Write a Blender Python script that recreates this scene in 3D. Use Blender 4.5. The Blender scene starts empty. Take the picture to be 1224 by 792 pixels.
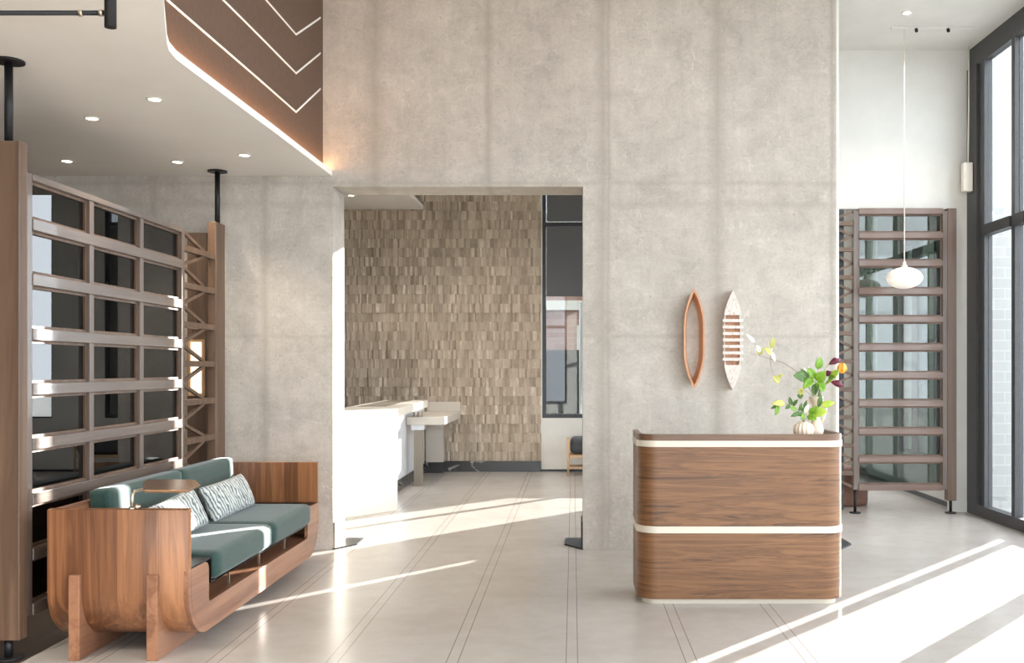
import bpy, bmesh, math, random
from mathutils import Vector, Matrix
random.seed(7)
sc = bpy.context.scene
COL = sc.collection
PI = math.pi
F, VX, VY, CH = 1180.0, 685.0, 440.0, 1.47     # focal length and vanishing point (1224x792 px), eye height

def P(x, y, Y):                                 # photo pixel + depth -> world point
    return Vector(((x-VX)/F*Y, Y, CH-(y-VY)/F*Y))

# ------------------------------------------------------------------ materials
def lin(c):
    return tuple(((v/255)/12.92 if v/255 <= .04045 else ((v/255+.055)/1.055)**2.4) for v in c)

def mat(name, col=(200, 200, 200), rough=.5, metal=0, spec=.5, emit=None, estr=1, coat=0, sheen=0):
    m = bpy.data.materials.new(name); m.use_nodes = True
    b = m.node_tree.nodes['Principled BSDF']
    b.inputs['Base Color'].default_value = (*lin(col), 1)
    b.inputs['Roughness'].default_value = rough
    b.inputs['Metallic'].default_value = metal
    b.inputs['Specular IOR Level'].default_value = spec
    b.inputs['Coat Weight'].default_value = coat
    b.inputs['Sheen Weight'].default_value = sheen
    if emit:
        b.inputs['Emission Color'].default_value = (*lin(emit), 1)
        b.inputs['Emission Strength'].default_value = estr
    return m

class NT:
    def __init__(s, m): s.t = m.node_tree; s.b = s.t.nodes['Principled BSDF']
    def n(s, typ, **kw):
        d = s.t.nodes.new(typ)
        for k, v in kw.items(): setattr(d, k, v)
        return d
    def l(s, a, b): s.t.links.new(a, b)
    def coord(s, scale=(1, 1, 1), rot=(0, 0, 0), out='Object'):
        c = s.n('ShaderNodeTexCoord'); mp = s.n('ShaderNodeMapping')
        mp.inputs['Scale'].default_value = scale; mp.inputs['Rotation'].default_value = rot
        s.l(c.outputs[out], mp.inputs['Vector']); return mp.outputs['Vector']
    def noise(s, vec, scale, detail=4, rough=.55, dist=0):
        d = s.n('ShaderNodeTexNoise'); s.l(vec, d.inputs['Vector'])
        d.inputs['Scale'].default_value = scale; d.inputs['Detail'].default_value = detail
        d.inputs['Roughness'].default_value = rough; d.inputs['Distortion'].default_value = dist
        return d.outputs['Fac']
    def math(s, op, a, b=None, clamp=False):
        d = s.n('ShaderNodeMath', operation=op, use_clamp=clamp)
        for i, v in enumerate((a, b)):
            if v is None: continue
            if isinstance(v, (int, float)): d.inputs[i].default_value = v
            else: s.l(v, d.inputs[i])
        return d.outputs[0]
    def ramp(s, fac, stops):
        d = s.n('ShaderNodeValToRGB'); e = d.color_ramp.elements
        while len(e) < len(stops): e.new(.5)
        for q, (p, c) in zip(e, stops):
            q.position = p; q.color = (*lin(c), 1)
        s.l(fac, d.inputs['Fac']); return d.outputs['Color']
    def mix(s, fac, a, b, mode='MIX'):
        d = s.n('ShaderNodeMix', data_type='RGBA', blend_type=mode)
        for i, v in ((0, fac), (6, a), (7, b)):
            if isinstance(v, (int, float)): d.inputs[i].default_value = v
            elif isinstance(v, tuple): d.inputs[i].default_value = (*lin(v), 1)
            else: s.l(v, d.inputs[i])
        return d.outputs[2]
    def bump(s, h, strength=.2, dist=.01):
        d = s.n('ShaderNodeBump'); d.inputs['Strength'].default_value = strength
        d.inputs['Distance'].default_value = dist
        s.l(h, d.inputs['Height']); s.l(d.outputs['Normal'], s.b.inputs['Normal'])
    def color(s, c): s.l(c, s.b.inputs['Base Color'])
    def rough(s, r): s.l(r, s.b.inputs['Roughness'])

def m_concrete():
    m = mat('concrete', (190, 182, 170), .8, spec=.25); t = NT(m)
    v = t.coord()
    big = t.noise(v, 1.1, 3, .55, .4); mid = t.noise(v, 5, 7, .66, .5)
    st = t.noise(t.coord((9, 9, 1.1)), 2.2, 5, .62)
    fine = t.noise(v, 46, 3, .6)
    f = t.math('ADD', t.math('MULTIPLY', big, .30), t.math('MULTIPLY', mid, .42))
    f = t.math('ADD', f, t.math('ADD', t.math('MULTIPLY', st, .12), t.math('MULTIPLY', fine, .16)))
    c = t.ramp(f, [(.34, (162, 156, 148)), (.47, (182, 175, 166)), (.56, (193, 186, 177)), (.68, (208, 202, 193))])
    # cement-rich pale scuffs, strongest in patches, and fine pores
    patch = t.math('MULTIPLY', t.math('SUBTRACT', t.noise(v, 2.3, 3, .6), .42), 4, True)
    fl = t.noise(t.coord((1.7, 1.7, 1)), 17, 9, .78, .9)
    fl = t.math('MULTIPLY', t.math('SUBTRACT', fl, .53), 8, True)
    c = t.mix(t.math('MULTIPLY', t.math('MULTIPLY', fl, patch), .62), c, (224, 219, 209))
    hs = t.noise(t.coord((.7, .7, 3.0)), 9, 7, .74, .6)
    hs = t.math('MULTIPLY', t.math('SUBTRACT', hs, .55), 7, True)
    c = t.mix(t.math('MULTIPLY', hs, .28), c, (220, 215, 205))
    po = t.noise(v, 60, 5, .65)
    c = t.mix(t.math('MULTIPLY', t.math('SUBTRACT', po, .60), 6, True), c, (140, 133, 123))
    # form-board joints: smoother, slightly darker bands
    sx = t.n('ShaderNodeSeparateXYZ'); tc = t.n('ShaderNodeTexCoord'); t.l(tc.outputs['Object'], sx.inputs[0])
    wob = t.math('MULTIPLY', t.math('SUBTRACT', t.noise(v, 3.2, 3), .5), .035)
    xx = t.math('ADD', sx.outputs['X'], wob); zz = t.math('ADD', sx.outputs['Z'], wob)
    tot = None
    for x0, w in ((-3.4, .07), (-2.5, .05), (-1.61, .10), (-.69, .05), (.24, .08), (.285, .03), (1.17, .09), (2.10, .03)):
        g = t.math('SUBTRACT', 1.0, t.math('DIVIDE', t.math('ABSOLUTE', t.math('SUBTRACT', xx, x0)), w), True)
        tot = g if tot is None else t.math('MAXIMUM', tot, g)
    for z0, w in ((2.80, .06), (2.97, .03), (1.73, .03)):
        g = t.math('SUBTRACT', 1.0, t.math('DIVIDE', t.math('ABSOLUTE', t.math('SUBTRACT', zz, z0)), w), True)
        tot = t.math('MAXIMUM', tot, t.math('MULTIPLY', g, .6))
    c = t.mix(t.math('MULTIPLY', tot, .62), c, (160, 152, 141))
    t.color(c); t.bump(t.math('ADD', f, t.math('MULTIPLY', fl, .1)), .35, .012)
    return m

def m_floor():
    m = mat('polished floor', (205, 196, 187), .2, spec=.5); t = NT(m)
    v = t.coord()
    a = t.noise(v, .8, 4, .6, .3); b = t.noise(v, 70, 3, .7); d = t.noise(v, 6, 5, .65)
    f = t.math('ADD', t.math('ADD', t.math('MULTIPLY', a, .5), t.math('MULTIPLY', b, .15)), t.math('MULTIPLY', d, .35))
    c = t.ramp(f, [(.32, (163, 155, 147)), (.5, (174, 167, 160)), (.68, (184, 178, 172))])
    sx = t.n('ShaderNodeSeparateXYZ'); tc = t.n('ShaderNodeTexCoord'); t.l(tc.outputs['Object'], sx.inputs[0])
    u = t.math('SUBTRACT', t.math('FRACT', t.math('ADD', t.math('DIVIDE', sx.outputs['X'], .6), 100.51)), .5)   # paired joints every 0.6 m
    u = t.math('MULTIPLY', t.math('ABSOLUTE', u), .6)
    ln = t.math('LESS_THAN', t.math('ABSOLUTE', t.math('SUBTRACT', u, .029)), .0024)
    ln = t.math('MULTIPLY', ln, t.math('LESS_THAN', sx.outputs['X'], 1.5))
    t.color(t.mix(t.math('MULTIPLY', ln, .8), c, (104, 98, 90)))
    r = t.math('ADD', t.math('MULTIPLY', a, .10), .20); t.rough(r)
    return m

def m_wood(name, stops, axis='X', scale=1.0, rough=.45, planks=None, coat=0, fig=1.0):
    """axis: direction of the grain; planks: (axis index, width) boards of differing tone"""
    m = mat(name, stops[1], rough, coat=coat); t = NT(m)
    s = [11*scale]*3; s2 = [46*scale]*3
    for k in axis: s['XYZ'.index(k)] = .55*scale; s2['XYZ'.index(k)] = 1.6*scale
    v = t.coord(tuple(s)); v2 = t.coord(tuple(s2))
    if planks:
        tc = t.n('ShaderNodeTexCoord'); sx = t.n('ShaderNodeSeparateXYZ'); t.l(tc.outputs['Object'], sx.inputs[0])
        cell = t.math('FLOOR', t.math('DIVIDE', sx.outputs[planks[0]], planks[1]))
        wn = t.n('ShaderNodeTexWhiteNoise', noise_dimensions='1D'); t.l(cell, wn.inputs['W'])
        off = t.n('ShaderNodeVectorMath', operation='ADD'); t.l(v, off.inputs[0])
        cv = t.n('ShaderNodeCombineXYZ')
        for i in range(3): t.l(t.math('MULTIPLY', wn.outputs['Value'], 37.0), cv.inputs[i])
        t.l(cv.outputs[0], off.inputs[1]); v = off.outputs[0]
    a = t.noise(v, 1.0, 5, .6, 1.4*fig); b = t.noise(v2, 1.0, 3, .6, .2)
    # cathedral figure: folded noise
    fold = t.math('FRACT', t.math('MULTIPLY', a, 7.0*fig))
    fold = t.math('ABSOLUTE', t.math('SUBTRACT', fold, .5))
    f = t.math('ADD', t.math('ADD', t.math('MULTIPLY', a, .55), t.math('MULTIPLY', b, .30)), t.math('MULTIPLY', fold, .30))
    if planks: f = t.math('ADD', f, t.math('MULTIPLY', t.math('SUBTRACT', wn.outputs['Value'], .5), .30))
    c = t.ramp(f, [(.30, stops[0]), (.50, stops[1]), (.72, stops[2])])
    t.color(c); t.bump(b, .12, .004)
    return m

def m_noisy(name, a, b, scale=8, rough=.6, bump=.1, stretch=(1, 1, 1), metal=0, spec=.5, sheen=0, detail=5):
    m = mat(name, a, rough, metal, spec, sheen=sheen); t = NT(m)
    f = t.noise(t.coord(stretch), scale, detail, .6)
    t.color(t.ramp(f, [(.35, a), (.65, b)]))
    if bump: t.bump(f, bump, .006)
    return m

def m_glass(name, tint, refl=.08, rough=.0, body=None, body_w=0.0, graze=.95):
    m = bpy.data.materials.new(name); m.use_nodes = True
    nt = m.node_tree; nt.nodes.clear()
    o = nt.nodes.new('ShaderNodeOutputMaterial'); mx = nt.nodes.new('ShaderNodeMixShader')
    tr = nt.nodes.new('ShaderNodeBsdfTransparent'); tr.inputs[0].default_value = (*tint, 1)
    gl = nt.nodes.new('ShaderNodeBsdfGlossy'); gl.inputs['Roughness'].default_value = rough
    lw = nt.nodes.new('ShaderNodeLayerWeight'); lw.inputs[0].default_value = .5
    pw = nt.nodes.new('ShaderNodeMath'); pw.operation = 'POWER'; pw.inputs[1].default_value = 5
    mr = nt.nodes.new('ShaderNodeMath'); mr.operation = 'MULTIPLY_ADD'; mr.use_clamp = True
    mr.inputs[1].default_value = graze-refl; mr.inputs[2].default_value = .04+refl
    nt.links.new(lw.outputs['Facing'], pw.inputs[0])
    nt.links.new(pw.outputs[0], mr.inputs[0]); nt.links.new(mr.outputs[0], mx.inputs[0])
    src = tr.outputs[0]
    if body:
        df = nt.nodes.new('ShaderNodeBsdfDiffuse'); df.inputs[0].default_value = (*lin(body), 1)
        m2 = nt.nodes.new('ShaderNodeMixShader'); m2.inputs[0].default_value = body_w
        nt.links.new(tr.outputs[0], m2.inputs[1]); nt.links.new(df.outputs[0], m2.inputs[2]); src = m2.outputs[0]
    nt.links.new(src, mx.inputs[1]); nt.links.new(gl.outputs[0], mx.inputs[2])
    nt.links.new(mx.outputs[0], o.inputs[0])
    return m

def m_brick(name, c1, c2, mortar, bw=.22, bh=.075, rough=.85, axes=('X', 'Z')):
    m = mat(name, c1, rough); t = NT(m)
    tc = t.n('ShaderNodeTexCoord'); sx = t.n('ShaderNodeSeparateXYZ'); t.l(tc.outputs['Object'], sx.inputs[0])
    cv = t.n('ShaderNodeCombineXYZ'); t.l(sx.outputs[axes[0]], cv.inputs[0]); t.l(sx.outputs[axes[1]], cv.inputs[1])
    b = t.n('ShaderNodeTexBrick'); t.l(cv.outputs[0], b.inputs['Vector'])
    b.inputs['Scale'].default_value = 1; b.inputs['Brick Width'].default_value = bw; b.inputs['Row Height'].default_value = bh
    b.inputs['Mortar Size'].default_value = .006
    for k, c in (('Color1', c1), ('Color2', c2), ('Mortar', mortar)): b.inputs[k].default_value = (*lin(c), 1)
    t.color(b.outputs['Color']); t.bump(b.outputs['Fac'], -.3, .01)
    return m

M = {}
M['concrete'] = m_concrete()
M['floor'] = m_floor()
M['white'] = m_noisy('white plaster', (222, 221, 216), (228, 227, 222), 3, .7, .02)
M['soffit'] = m_noisy('soffit plaster', (246, 243, 237), (249, 247, 242), 2, .7, .02)
M['whitegloss'] = mat('white solid surface', (238, 232, 220), .3)
M['cream'] = mat('cream lacquer', (206, 198, 182), .35)
M['desk_wood'] = m_wood('brown oak veneer', [(64, 40, 23), (116, 79, 48), (136, 96, 61)], 'XY', 1.35, .45)
M['rim_wood'] = m_wood('dark oak edge', [(80, 56, 40), (106, 78, 57), (122, 92, 70)], 'XY', 1.2, .4)
M['sofa_wood'] = m_wood('plank teak', [(98, 62, 40), (138, 92, 60), (170, 118, 80)], 'Z', .8, .38, planks=(0, .105), coat=.1, fig=.7)
M['sofa_wood_y'] = m_wood('teak long grain', [(112, 73, 52), (142, 98, 72), (162, 117, 89)], 'Y', .8, .38, coat=.1, fig=.5)
M['screen_wood'] = m_wood('grey brown screen timber', [(82, 69, 61), (102, 88, 79), (118, 104, 95)], 'Z', 1.0, .32, coat=.25, fig=.4)
M['screen_wood_h'] = m_wood('grey brown screen rail', [(84, 72, 65), (104, 91, 83), (120, 107, 98)], 'Y', 1.0, .28, coat=.3, fig=.4)
M['pillar_wood'] = m_wood('brown screen pillar', [(80, 60, 46), (101, 78, 61), (116, 93, 75)], 'Z', .9, .42, fig=.5)
M['board_dark'] = m_wood('dark brown board', [(70, 54, 44), (92, 73, 60), (108, 88, 73)], 'Z', .9, .5, fig=.5)
M['floor_dark'] = m_wood('brown timber floor', [(44, 33, 26), (58, 45, 36), (70, 56, 46)], 'Y', .6, .45, fig=.5)
M['fascia'] = m_noisy('brown fascia', (90, 68, 54), (99, 76, 61), 30, .6, .05)
M['velvet'] = m_noisy('green velvet', (19, 49, 43), (28, 63, 56), 40, .75, .12, sheen=.25)
M['steel'] = mat('blackened steel', (46, 46, 48), .38, .8)
M['iron'] = mat('black iron', (38, 38, 40), .45, .5)
M['bronze'] = mat('bronze tray', (168, 132, 100), .22, .85)
M['nickel'] = mat('brushed nickel', (196, 182, 164), .28, .9)
M['frame'] = m_noisy('charcoal window frame', (60, 61, 63), (66, 67, 69), 20, .42, 0)
M['frame_dark'] = mat('dark window frame', (50, 54, 60), .4)
M['marble'] = None
M['clear'] = m_glass('window glass', (.96, .975, .975), -.02)
M['dim'] = m_glass('grey tinted window glass', (.50, .52, .53), .0)
M['smoke'] = m_glass('smoked pane', (.10, .11, .12), .08, graze=.32)
M['green_glass'] = m_glass('green tinted pane', (.28, .34, .30), .06)
M['shade'] = mat('grey roller shade', (96, 98, 100), .8)
M['emit_warm'] = mat('lamp diffuser', (255, 246, 230), .4, emit=(255, 236, 205), estr=9)
M['emit_led'] = mat('led strip', (255, 240, 220), .4, emit=(255, 196, 140), estr=9)
M['emit_globe'] = mat('opal glass globe', (250, 244, 236), .3, emit=(255, 243, 232), estr=.10)
M['emit_opening'] = mat('lit glass', (255, 244, 224), .4, emit=(255, 232, 200), estr=.8)  # glow set into the pane of the narrow framed opening
M['line'] = mat('white inlay', (246, 244, 240), .5)
M['brass'] = mat('brass', (205, 176, 130), .25, .9)
M['grey_brick'] = m_brick('pale grey brick', (158, 157, 153), (151, 151, 148), (169, 168, 165), .40, .13)
M['red_brick'] = m_brick('red brick', (132, 92, 76), (152, 120, 104), (158, 148, 138), .5, .16)
M['paving'] = m_noisy('street paving', (128, 128, 126), (142, 141, 138), 5, .9, .05)
M['ext_grey'] = m_noisy('grey render', (44, 45, 46), (52, 53, 54), 2, .8, .03)
M['leather'] = mat('charcoal seat pad', (56, 58, 62), .55)
M['oak'] = m_wood('pale oak', [(176, 140, 104), (204, 168, 130), (222, 188, 152)], 'Z', 1.2, .45)
M['terracotta'] = m_noisy('brown upholstery', (122, 88, 74), (138, 102, 88), 30, .8, .1)
M['taupe'] = mat('taupe fluted post', (150, 140, 126), .4, .3)
M['ledge'] = mat('pale beige stone', (206, 198, 187), .4)
M['bluewhite'] = mat('white lacquer panel', (226, 228, 232), .35)
M['ivory'] = m_noisy('ivory ceramic', (236, 218, 196), (246, 232, 214), 9, .45, .03)
M['stoneware'] = m_noisy('blush stoneware', (226, 206, 184), (238, 222, 204), 9, .5, .03)
M['leaf'] = m_noisy('green leaf', (96, 140, 28), (128, 168, 46), 30, .45, .05)
M['leaf_dark'] = m_noisy('dark leaf', (62, 96, 44), (92, 122, 58), 30, .5, .05)
M['leaf_lime'] = m_noisy('lime leaf', (158, 190, 52), (188, 210, 86), 30, .45, .05)
M['leaf_gold'] = m_noisy('yellow green leaf', (166, 164, 78), (188, 184, 106), 30, .5, .05)
M['petal_pale'] = mat('pale petal', (232, 234, 222), .5)
M['burgundy'] = m_noisy('burgundy spathe', (74, 16, 40), (118, 36, 62), 40, .4, 0)
M['orange'] = m_noisy('orange petal', (240, 160, 40), (250, 186, 84), 40, .5, 0)
M['stem'] = mat('green stem', (104, 124, 60), .5)
M['twig'] = mat('brown twig', (132, 102, 82), .6)
M['canoe_wood'] = m_wood('copper toned wood', [(176, 116, 80), (200, 146, 108), (214, 166, 130)], 'Z', 1.4, .45)

def m_marble():
    m = mat('dark marble', (52, 52, 54), .22); t = NT(m)
    a = t.noise(t.coord(rot=(0, .6, .5)), 1.3, 5, .55, 1.2)
    v = t.math('SUBTRACT', 1.0, t.math('MULTIPLY', t.math('ABSOLUTE', t.math('SUBTRACT', a, .5)), 60.0), True)
    t.color(t.mix(t.math('MULTIPLY', v, .75), (50, 50, 52), (188, 184, 178)))
    return m
M['marble'] = m_marble()

def m_canoe_white():
    m = mat('worn white paint', (228, 220, 212), .7); t = NT(m)
    f = t.noise(t.coord((1, 1, .6)), 60, 4, .65, .6)
    t.color(t.ramp(f, [(.31, (160, 128, 106)), (.41, (214, 203, 194)), (.70, (228, 222, 214))])); return m
M['canoe_white'] = m_canoe_white()

def m_pillow():
    m = mat('grey white woven cushion', (220, 222, 222), .85, sheen=.2); t = NT(m)
    w = t.n('ShaderNodeTexWave', wave_type='BANDS', bands_direction='DIAGONAL')
    t.l(t.coord((1, 1, .65)), w.inputs['Vector'])
    w.inputs['Scale'].default_value = 16; w.inputs['Distortion'].default_value = 5.5
    w.inputs['Detail'].default_value = 2.5; w.inputs['Detail Scale'].default_value = 1.6
    t.color(t.ramp(w.outputs['Fac'], [(.24, (96, 104, 104)), (.46, (176, 180, 178)), (.8, (198, 201, 198))])); return m
M['pillow'] = m_pillow()

def m_tile():
    m = mat('split stone tile', (150, 136, 122), .8, spec=.35); t = NT(m)
    g = t.n('ShaderNodeNewGeometry')
    n1 = t.noise(t.coord((1, 1, .35)), 30, 6, .72); n2 = t.noise(t.coord(), .9, 3)
    f = t.math('ADD', t.math('ADD', t.math('MULTIPLY', g.outputs['Random Per Island'], .34), t.math('MULTIPLY', n1, .48)), t.math('MULTIPLY', n2, .20))
    t.color(t.ramp(f, [(.24, (146, 132, 117)), (.46, (182, 167, 150)), (.66, (200, 186, 169)), (.76, (234, 223, 208))]))  # palest stop paints sunlit glints of the splits into the tile colour
    t.bump(n1, .6, .012); return m
M['tile'] = m_tile()

# ------------------------------------------------------------------ mesh helpers
class MB:
    def __init__(s): s.v = []; s.f = []; s.sm = []
    def add(s, vs, fs, smooth=False):
        o = len(s.v); s.v += [Vector(p) for p in vs]
        for f in fs: s.f.append([i+o for i in f]); s.sm.append(smooth)
        return s
    def box(s, a, b):
        x0, y0, z0 = [min(a[i], b[i]) for i in range(3)]; x1, y1, z1 = [max(a[i], b[i]) for i in range(3)]
        return s.add([(x0,y0,z0),(x1,y0,z0),(x1,y1,z0),(x0,y1,z0),(x0,y0,z1),(x1,y0,z1),(x1,y1,z1),(x0,y1,z1)],
                     [(3,2,1,0),(4,5,6,7),(0,1,5,4),(1,2,6,5),(2,3,7,6),(3,0,4,7)])
    def prism(s, pts, axis, a, b, smooth=False):
        """pts: 2-D outline; axis 'x': (y,z), 'y': (x,z), 'z': (x,y)"""
        def m(p, h): return {'x': (h, p[0], p[1]), 'y': (p[0], h, p[1]), 'z': (p[0], p[1], h)}[axis]
        n = len(pts)
        s.add([m(p, a) for p in pts]+[m(p, b) for p in pts], [list(range(n))[::-1], list(range(n, 2*n))])
        o = len(s.v)-2*n
        for i in range(n):
            j = (i+1) % n; s.f.append([o+i, o+j, o+n+j, o+n+i]); s.sm.append(smooth)
        return s
    def tube(s, path, r, n=10, caps=True):
        path = [Vector(p) for p in path]; k = len(path)
        rr = r if isinstance(r, (list, tuple)) else [r]*k
        ring = []; up = None
        for i, p in enumerate(path):
            d = (path[min(i+1, k-1)]-path[max(i-1, 0)]).normalized()
            if up is None:
                up = Vector((0, 0, 1)) if abs(d.z) < .9 else Vector((1, 0, 0))
            a = d.cross(up).normalized(); b = a.cross(d).normalized(); up = b
            ring.append([p+(a*math.cos(2*PI*j/n)+b*math.sin(2*PI*j/n))*rr[i] for j in range(n)])
        vs = [q for g in ring for q in g]; fs = []
        for i in range(k-1):
            for j in range(n):
                fs.append((i*n+j, i*n+(j+1) % n, (i+1)*n+(j+1) % n, (i+1)*n+j))
        s.add(vs, fs, True)
        if caps:
            o = len(s.v)-n*k
            s.f.append([o+j for j in range(n)][::-1]); s.sm.append(False)
            s.f.append([o+(k-1)*n+j for j in range(n)]); s.sm.append(False)
        return s
    def lathe(s, prof, c=(0, 0, 0), n=32, rib=None):
        """prof: (r,z) list; rib(theta, i) -> radius factor"""
        vs = []; fs = []; c = Vector(c); k = len(prof)
        for i, (r, z) in enumerate(prof):
            for j in range(n):
                th = 2*PI*j/n; q = r*(rib(th, i/(k-1)) if rib else 1)
                vs.append(c+Vector((q*math.cos(th), q*math.sin(th), z)))
        for i in range(k-1):
            for j in range(n):
                fs.append((i*n+j, i*n+(j+1) % n, (i+1)*n+(j+1) % n, (i+1)*n+j))
        s.add(vs, fs, True)
        o = len(s.v)-n*k
        s.f.append([o+j for j in range(n)][::-1]); s.sm.append(False)
        s.f.append([o+(k-1)*n+j for j in range(n)]); s.sm.append(False)
        return s
    def bar(s, a, b, w, h, up=(0, 0, 1)):
        a, b = Vector(a), Vector(b); d = (b-a).normalized(); up = Vector(up)
        x = d.cross(up).normalized()*(w/2); y = x.cross(d).normalized()*(h/2)
        vs = [p+i*x+j*y for p in (a, b) for i, j in ((-1,-1),(1,-1),(1,1),(-1,1))]
        return s.add(vs, [(0,1,2,3)[::-1],(4,5,6,7),(0,1,5,4),(1,2,6,5),(2,3,7,6),(3,0,4,7)])

ORG = {}
def link(name, mb, m, parent=None, bevel=0, seg=2, label=None, org=None, auto=True):
    me = bpy.data.meshes.new(name)
    o = Vector(org) if org is not None else (ORG.get(parent.name, Vector()) if parent else Vector())
    me.from_pydata([tuple(p-o) for p in mb.v], [], mb.f)
    me.polygons.foreach_set('use_smooth', mb.sm)
    bm = bmesh.new(); bm.from_mesh(me); bmesh.ops.recalc_face_normals(bm, faces=bm.faces); bm.to_mesh(me); bm.free()
    me.materials.append(m); me.update()
    ob = bpy.data.objects.new(name, me); COL.objects.link(ob)
    if parent is not None:
        ob.parent = parent
        ORG[ob.name] = o
    else:
        ob.location = o; ORG[ob.name] = o
    if bevel:
        bv = ob.modifiers.new('bevel', 'BEVEL'); bv.width = bevel; bv.segments = seg; bv.limit_method = 'ANGLE'
        bv.harden_normals = False
    if label: ob['label'] = label
    return ob

def struct(name, mb, m, parent=None, bevel=0):
    o = link(name, mb, m, parent, bevel)
    if parent is None: o['kind'] = 'structure'
    return o

def thing(name, label, cat, loc, group=None):
    o = bpy.data.objects.new(name, None); COL.objects.link(o); o.location = loc
    o.empty_display_size = .1
    o['label'] = label; o['category'] = cat
    if group: o['group'] = group
    ORG[o.name] = Vector(loc); return o

def tagged(name, mb, m, label, cat, loc, group=None, bevel=0, seg=2):
    o = link(name, mb, m, None, bevel, seg, org=loc)
    o['label'] = label; o['category'] = cat
    if group: o['group'] = group
    return o

def holes(axis, d0, d1, u0, u1, z0, z1, hs):
    """wall slab normal to axis ('x' or 'y') with rectangular holes (u0,u1,z0,z1)"""
    us = sorted({u0, u1, *[min(max(h[i], u0), u1) for h in hs for i in (0, 1)]})
    zs = sorted({z0, z1, *[min(max(h[i], z0), z1) for h in hs for i in (2, 3)]})
    mb = MB()
    solid = lambda i, j: 0 <= i < len(us)-1 and 0 <= j < len(zs)-1 and not any(
        h[0]-1e-6 < (us[i]+us[i+1])/2 < h[1]+1e-6 and h[2]-1e-6 < (zs[j]+zs[j+1])/2 < h[3]+1e-6 for h in hs)
    pt = lambda d, u, z: (u, d, z) if axis == 'y' else (d, u, z)
    vid = {}
    def V(d, u, z):
        k = (d, u, z)
        if k not in vid: vid[k] = len(mb.v); mb.v.append(Vector(pt(d, u, z)))
        return vid[k]
    def Fc(*k): mb.f.append([V(*q) for q in k]); mb.sm.append(False)
    for i in range(len(us)-1):
        for j in range(len(zs)-1):
            if not solid(i, j): continue
            a, b, c, e = us[i], us[i+1], zs[j], zs[j+1]
            Fc((d0,a,c),(d0,b,c),(d0,b,e),(d0,a,e)); Fc((d1,a,c),(d1,a,e),(d1,b,e),(d1,b,c))
            if not solid(i-1, j): Fc((d0,a,c),(d0,a,e),(d1,a,e),(d1,a,c))
            if not solid(i+1, j): Fc((d0,b,c),(d1,b,c),(d1,b,e),(d0,b,e))
            if not solid(i, j-1): Fc((d0,a,c),(d1,a,c),(d1,b,c),(d0,b,c))
            if not solid(i, j+1): Fc((d0,a,e),(d0,b,e),(d1,b,e),(d1,a,e))
    return mb

# ------------------------------------------------------------------ key dimensions
WY0, WY1 = 8.01, 8.40           # concrete wall
OX0, OX1, OZ = -1.948, .080, 2.943
GX = 4.05                       # glazing plane
CZ = 4.72                       # ceiling
BY = 14.10                      # back wall of the room beyond
SZ = 3.03                       # mezzanine soffit
YN = -4.0                       # wall behind the camera

# ------------------------------------------------------------------ setting
struct('floor', MB().box((-2.76, YN, -.12), (GX+.15, BY+.2, 0)), M['floor'])
struct('floor_side', MB().box((-4.6, YN, -.12), (-2.76, BY+.2, 0)), M['floor_dark'])
struct('ceiling', MB().box((-4.6, YN, CZ), (GX+.15, BY+.2, CZ+.2)), M['white'])
struct('wall_back', holes('y', WY0, WY1, -4.4, 2.136, 0, CZ, [(OX0, OX1, 0, OZ)]), M['concrete'])
struct('trim_1', MB().box((2.137, WY0+.03, 0), (2.165, WY1, CZ)), M['white'])
struct('wall_left', MB().box((-4.6, YN, 0), (-4.4, BY+.2, CZ)), M['board_dark'])

# room beyond: split stone wall
rows, x0w, x1w = 0, -3.4, -.455
tm = MB(); z = .15
while z < CZ-.02:
    h = .132; x = x0w - random.random()*.05
    lay = random.random()
    while x < x1w-.01:
        w = random.choice((.022, .03, .035, .04, .055)); xe = min(x+w, x1w)
        d = .014+.026*random.random()*(.3+.7*lay); tl = random.uniform(-.010, .010)
        dz = 0; g = .0002
        ya, yb = BY-d-tl, BY-d+tl
        tm.add([(x+g, ya, z+dz+g), (xe-g, yb, z+dz+g), (xe-g, yb, z+h+dz-g), (x+g, ya, z+h+dz-g),
                (x+g, BY, z+dz+g), (xe-g, BY, z+dz+g), (xe-g, BY, z+h+dz-g), (x+g, BY, z+h+dz-g)],
               [(0,1,2,3),(4,0,3,7),(1,5,6,2),(3,2,6,7),(4,5,1,0)])
        x = xe
    z += h
struct('wall_back_stone', tm, M['tile'])
W1 = (-.44, 1.05, .76, 4.05); W2 = (1.80, 3.57, .76, 4.04)
struct('wall_back_far', holes('y', BY, BY+.12, -4.4, 4.2, 0, CZ, [W1, W2]), M['white'])
struct('baseboard_back', MB().box((-4.0, BY-.055, 0), (x1w, BY, .15)), M['marble'])
struct('baseboard_far', MB().box((x1w, BY-.012, 0), (4.0, BY, .03)), M['frame_dark'])
struct('ceiling_soffit', MB().box((-4.4, 11.2, 3.73), (-2.13, BY-.045, 3.79)), M['soffit'], None, .004)

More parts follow.
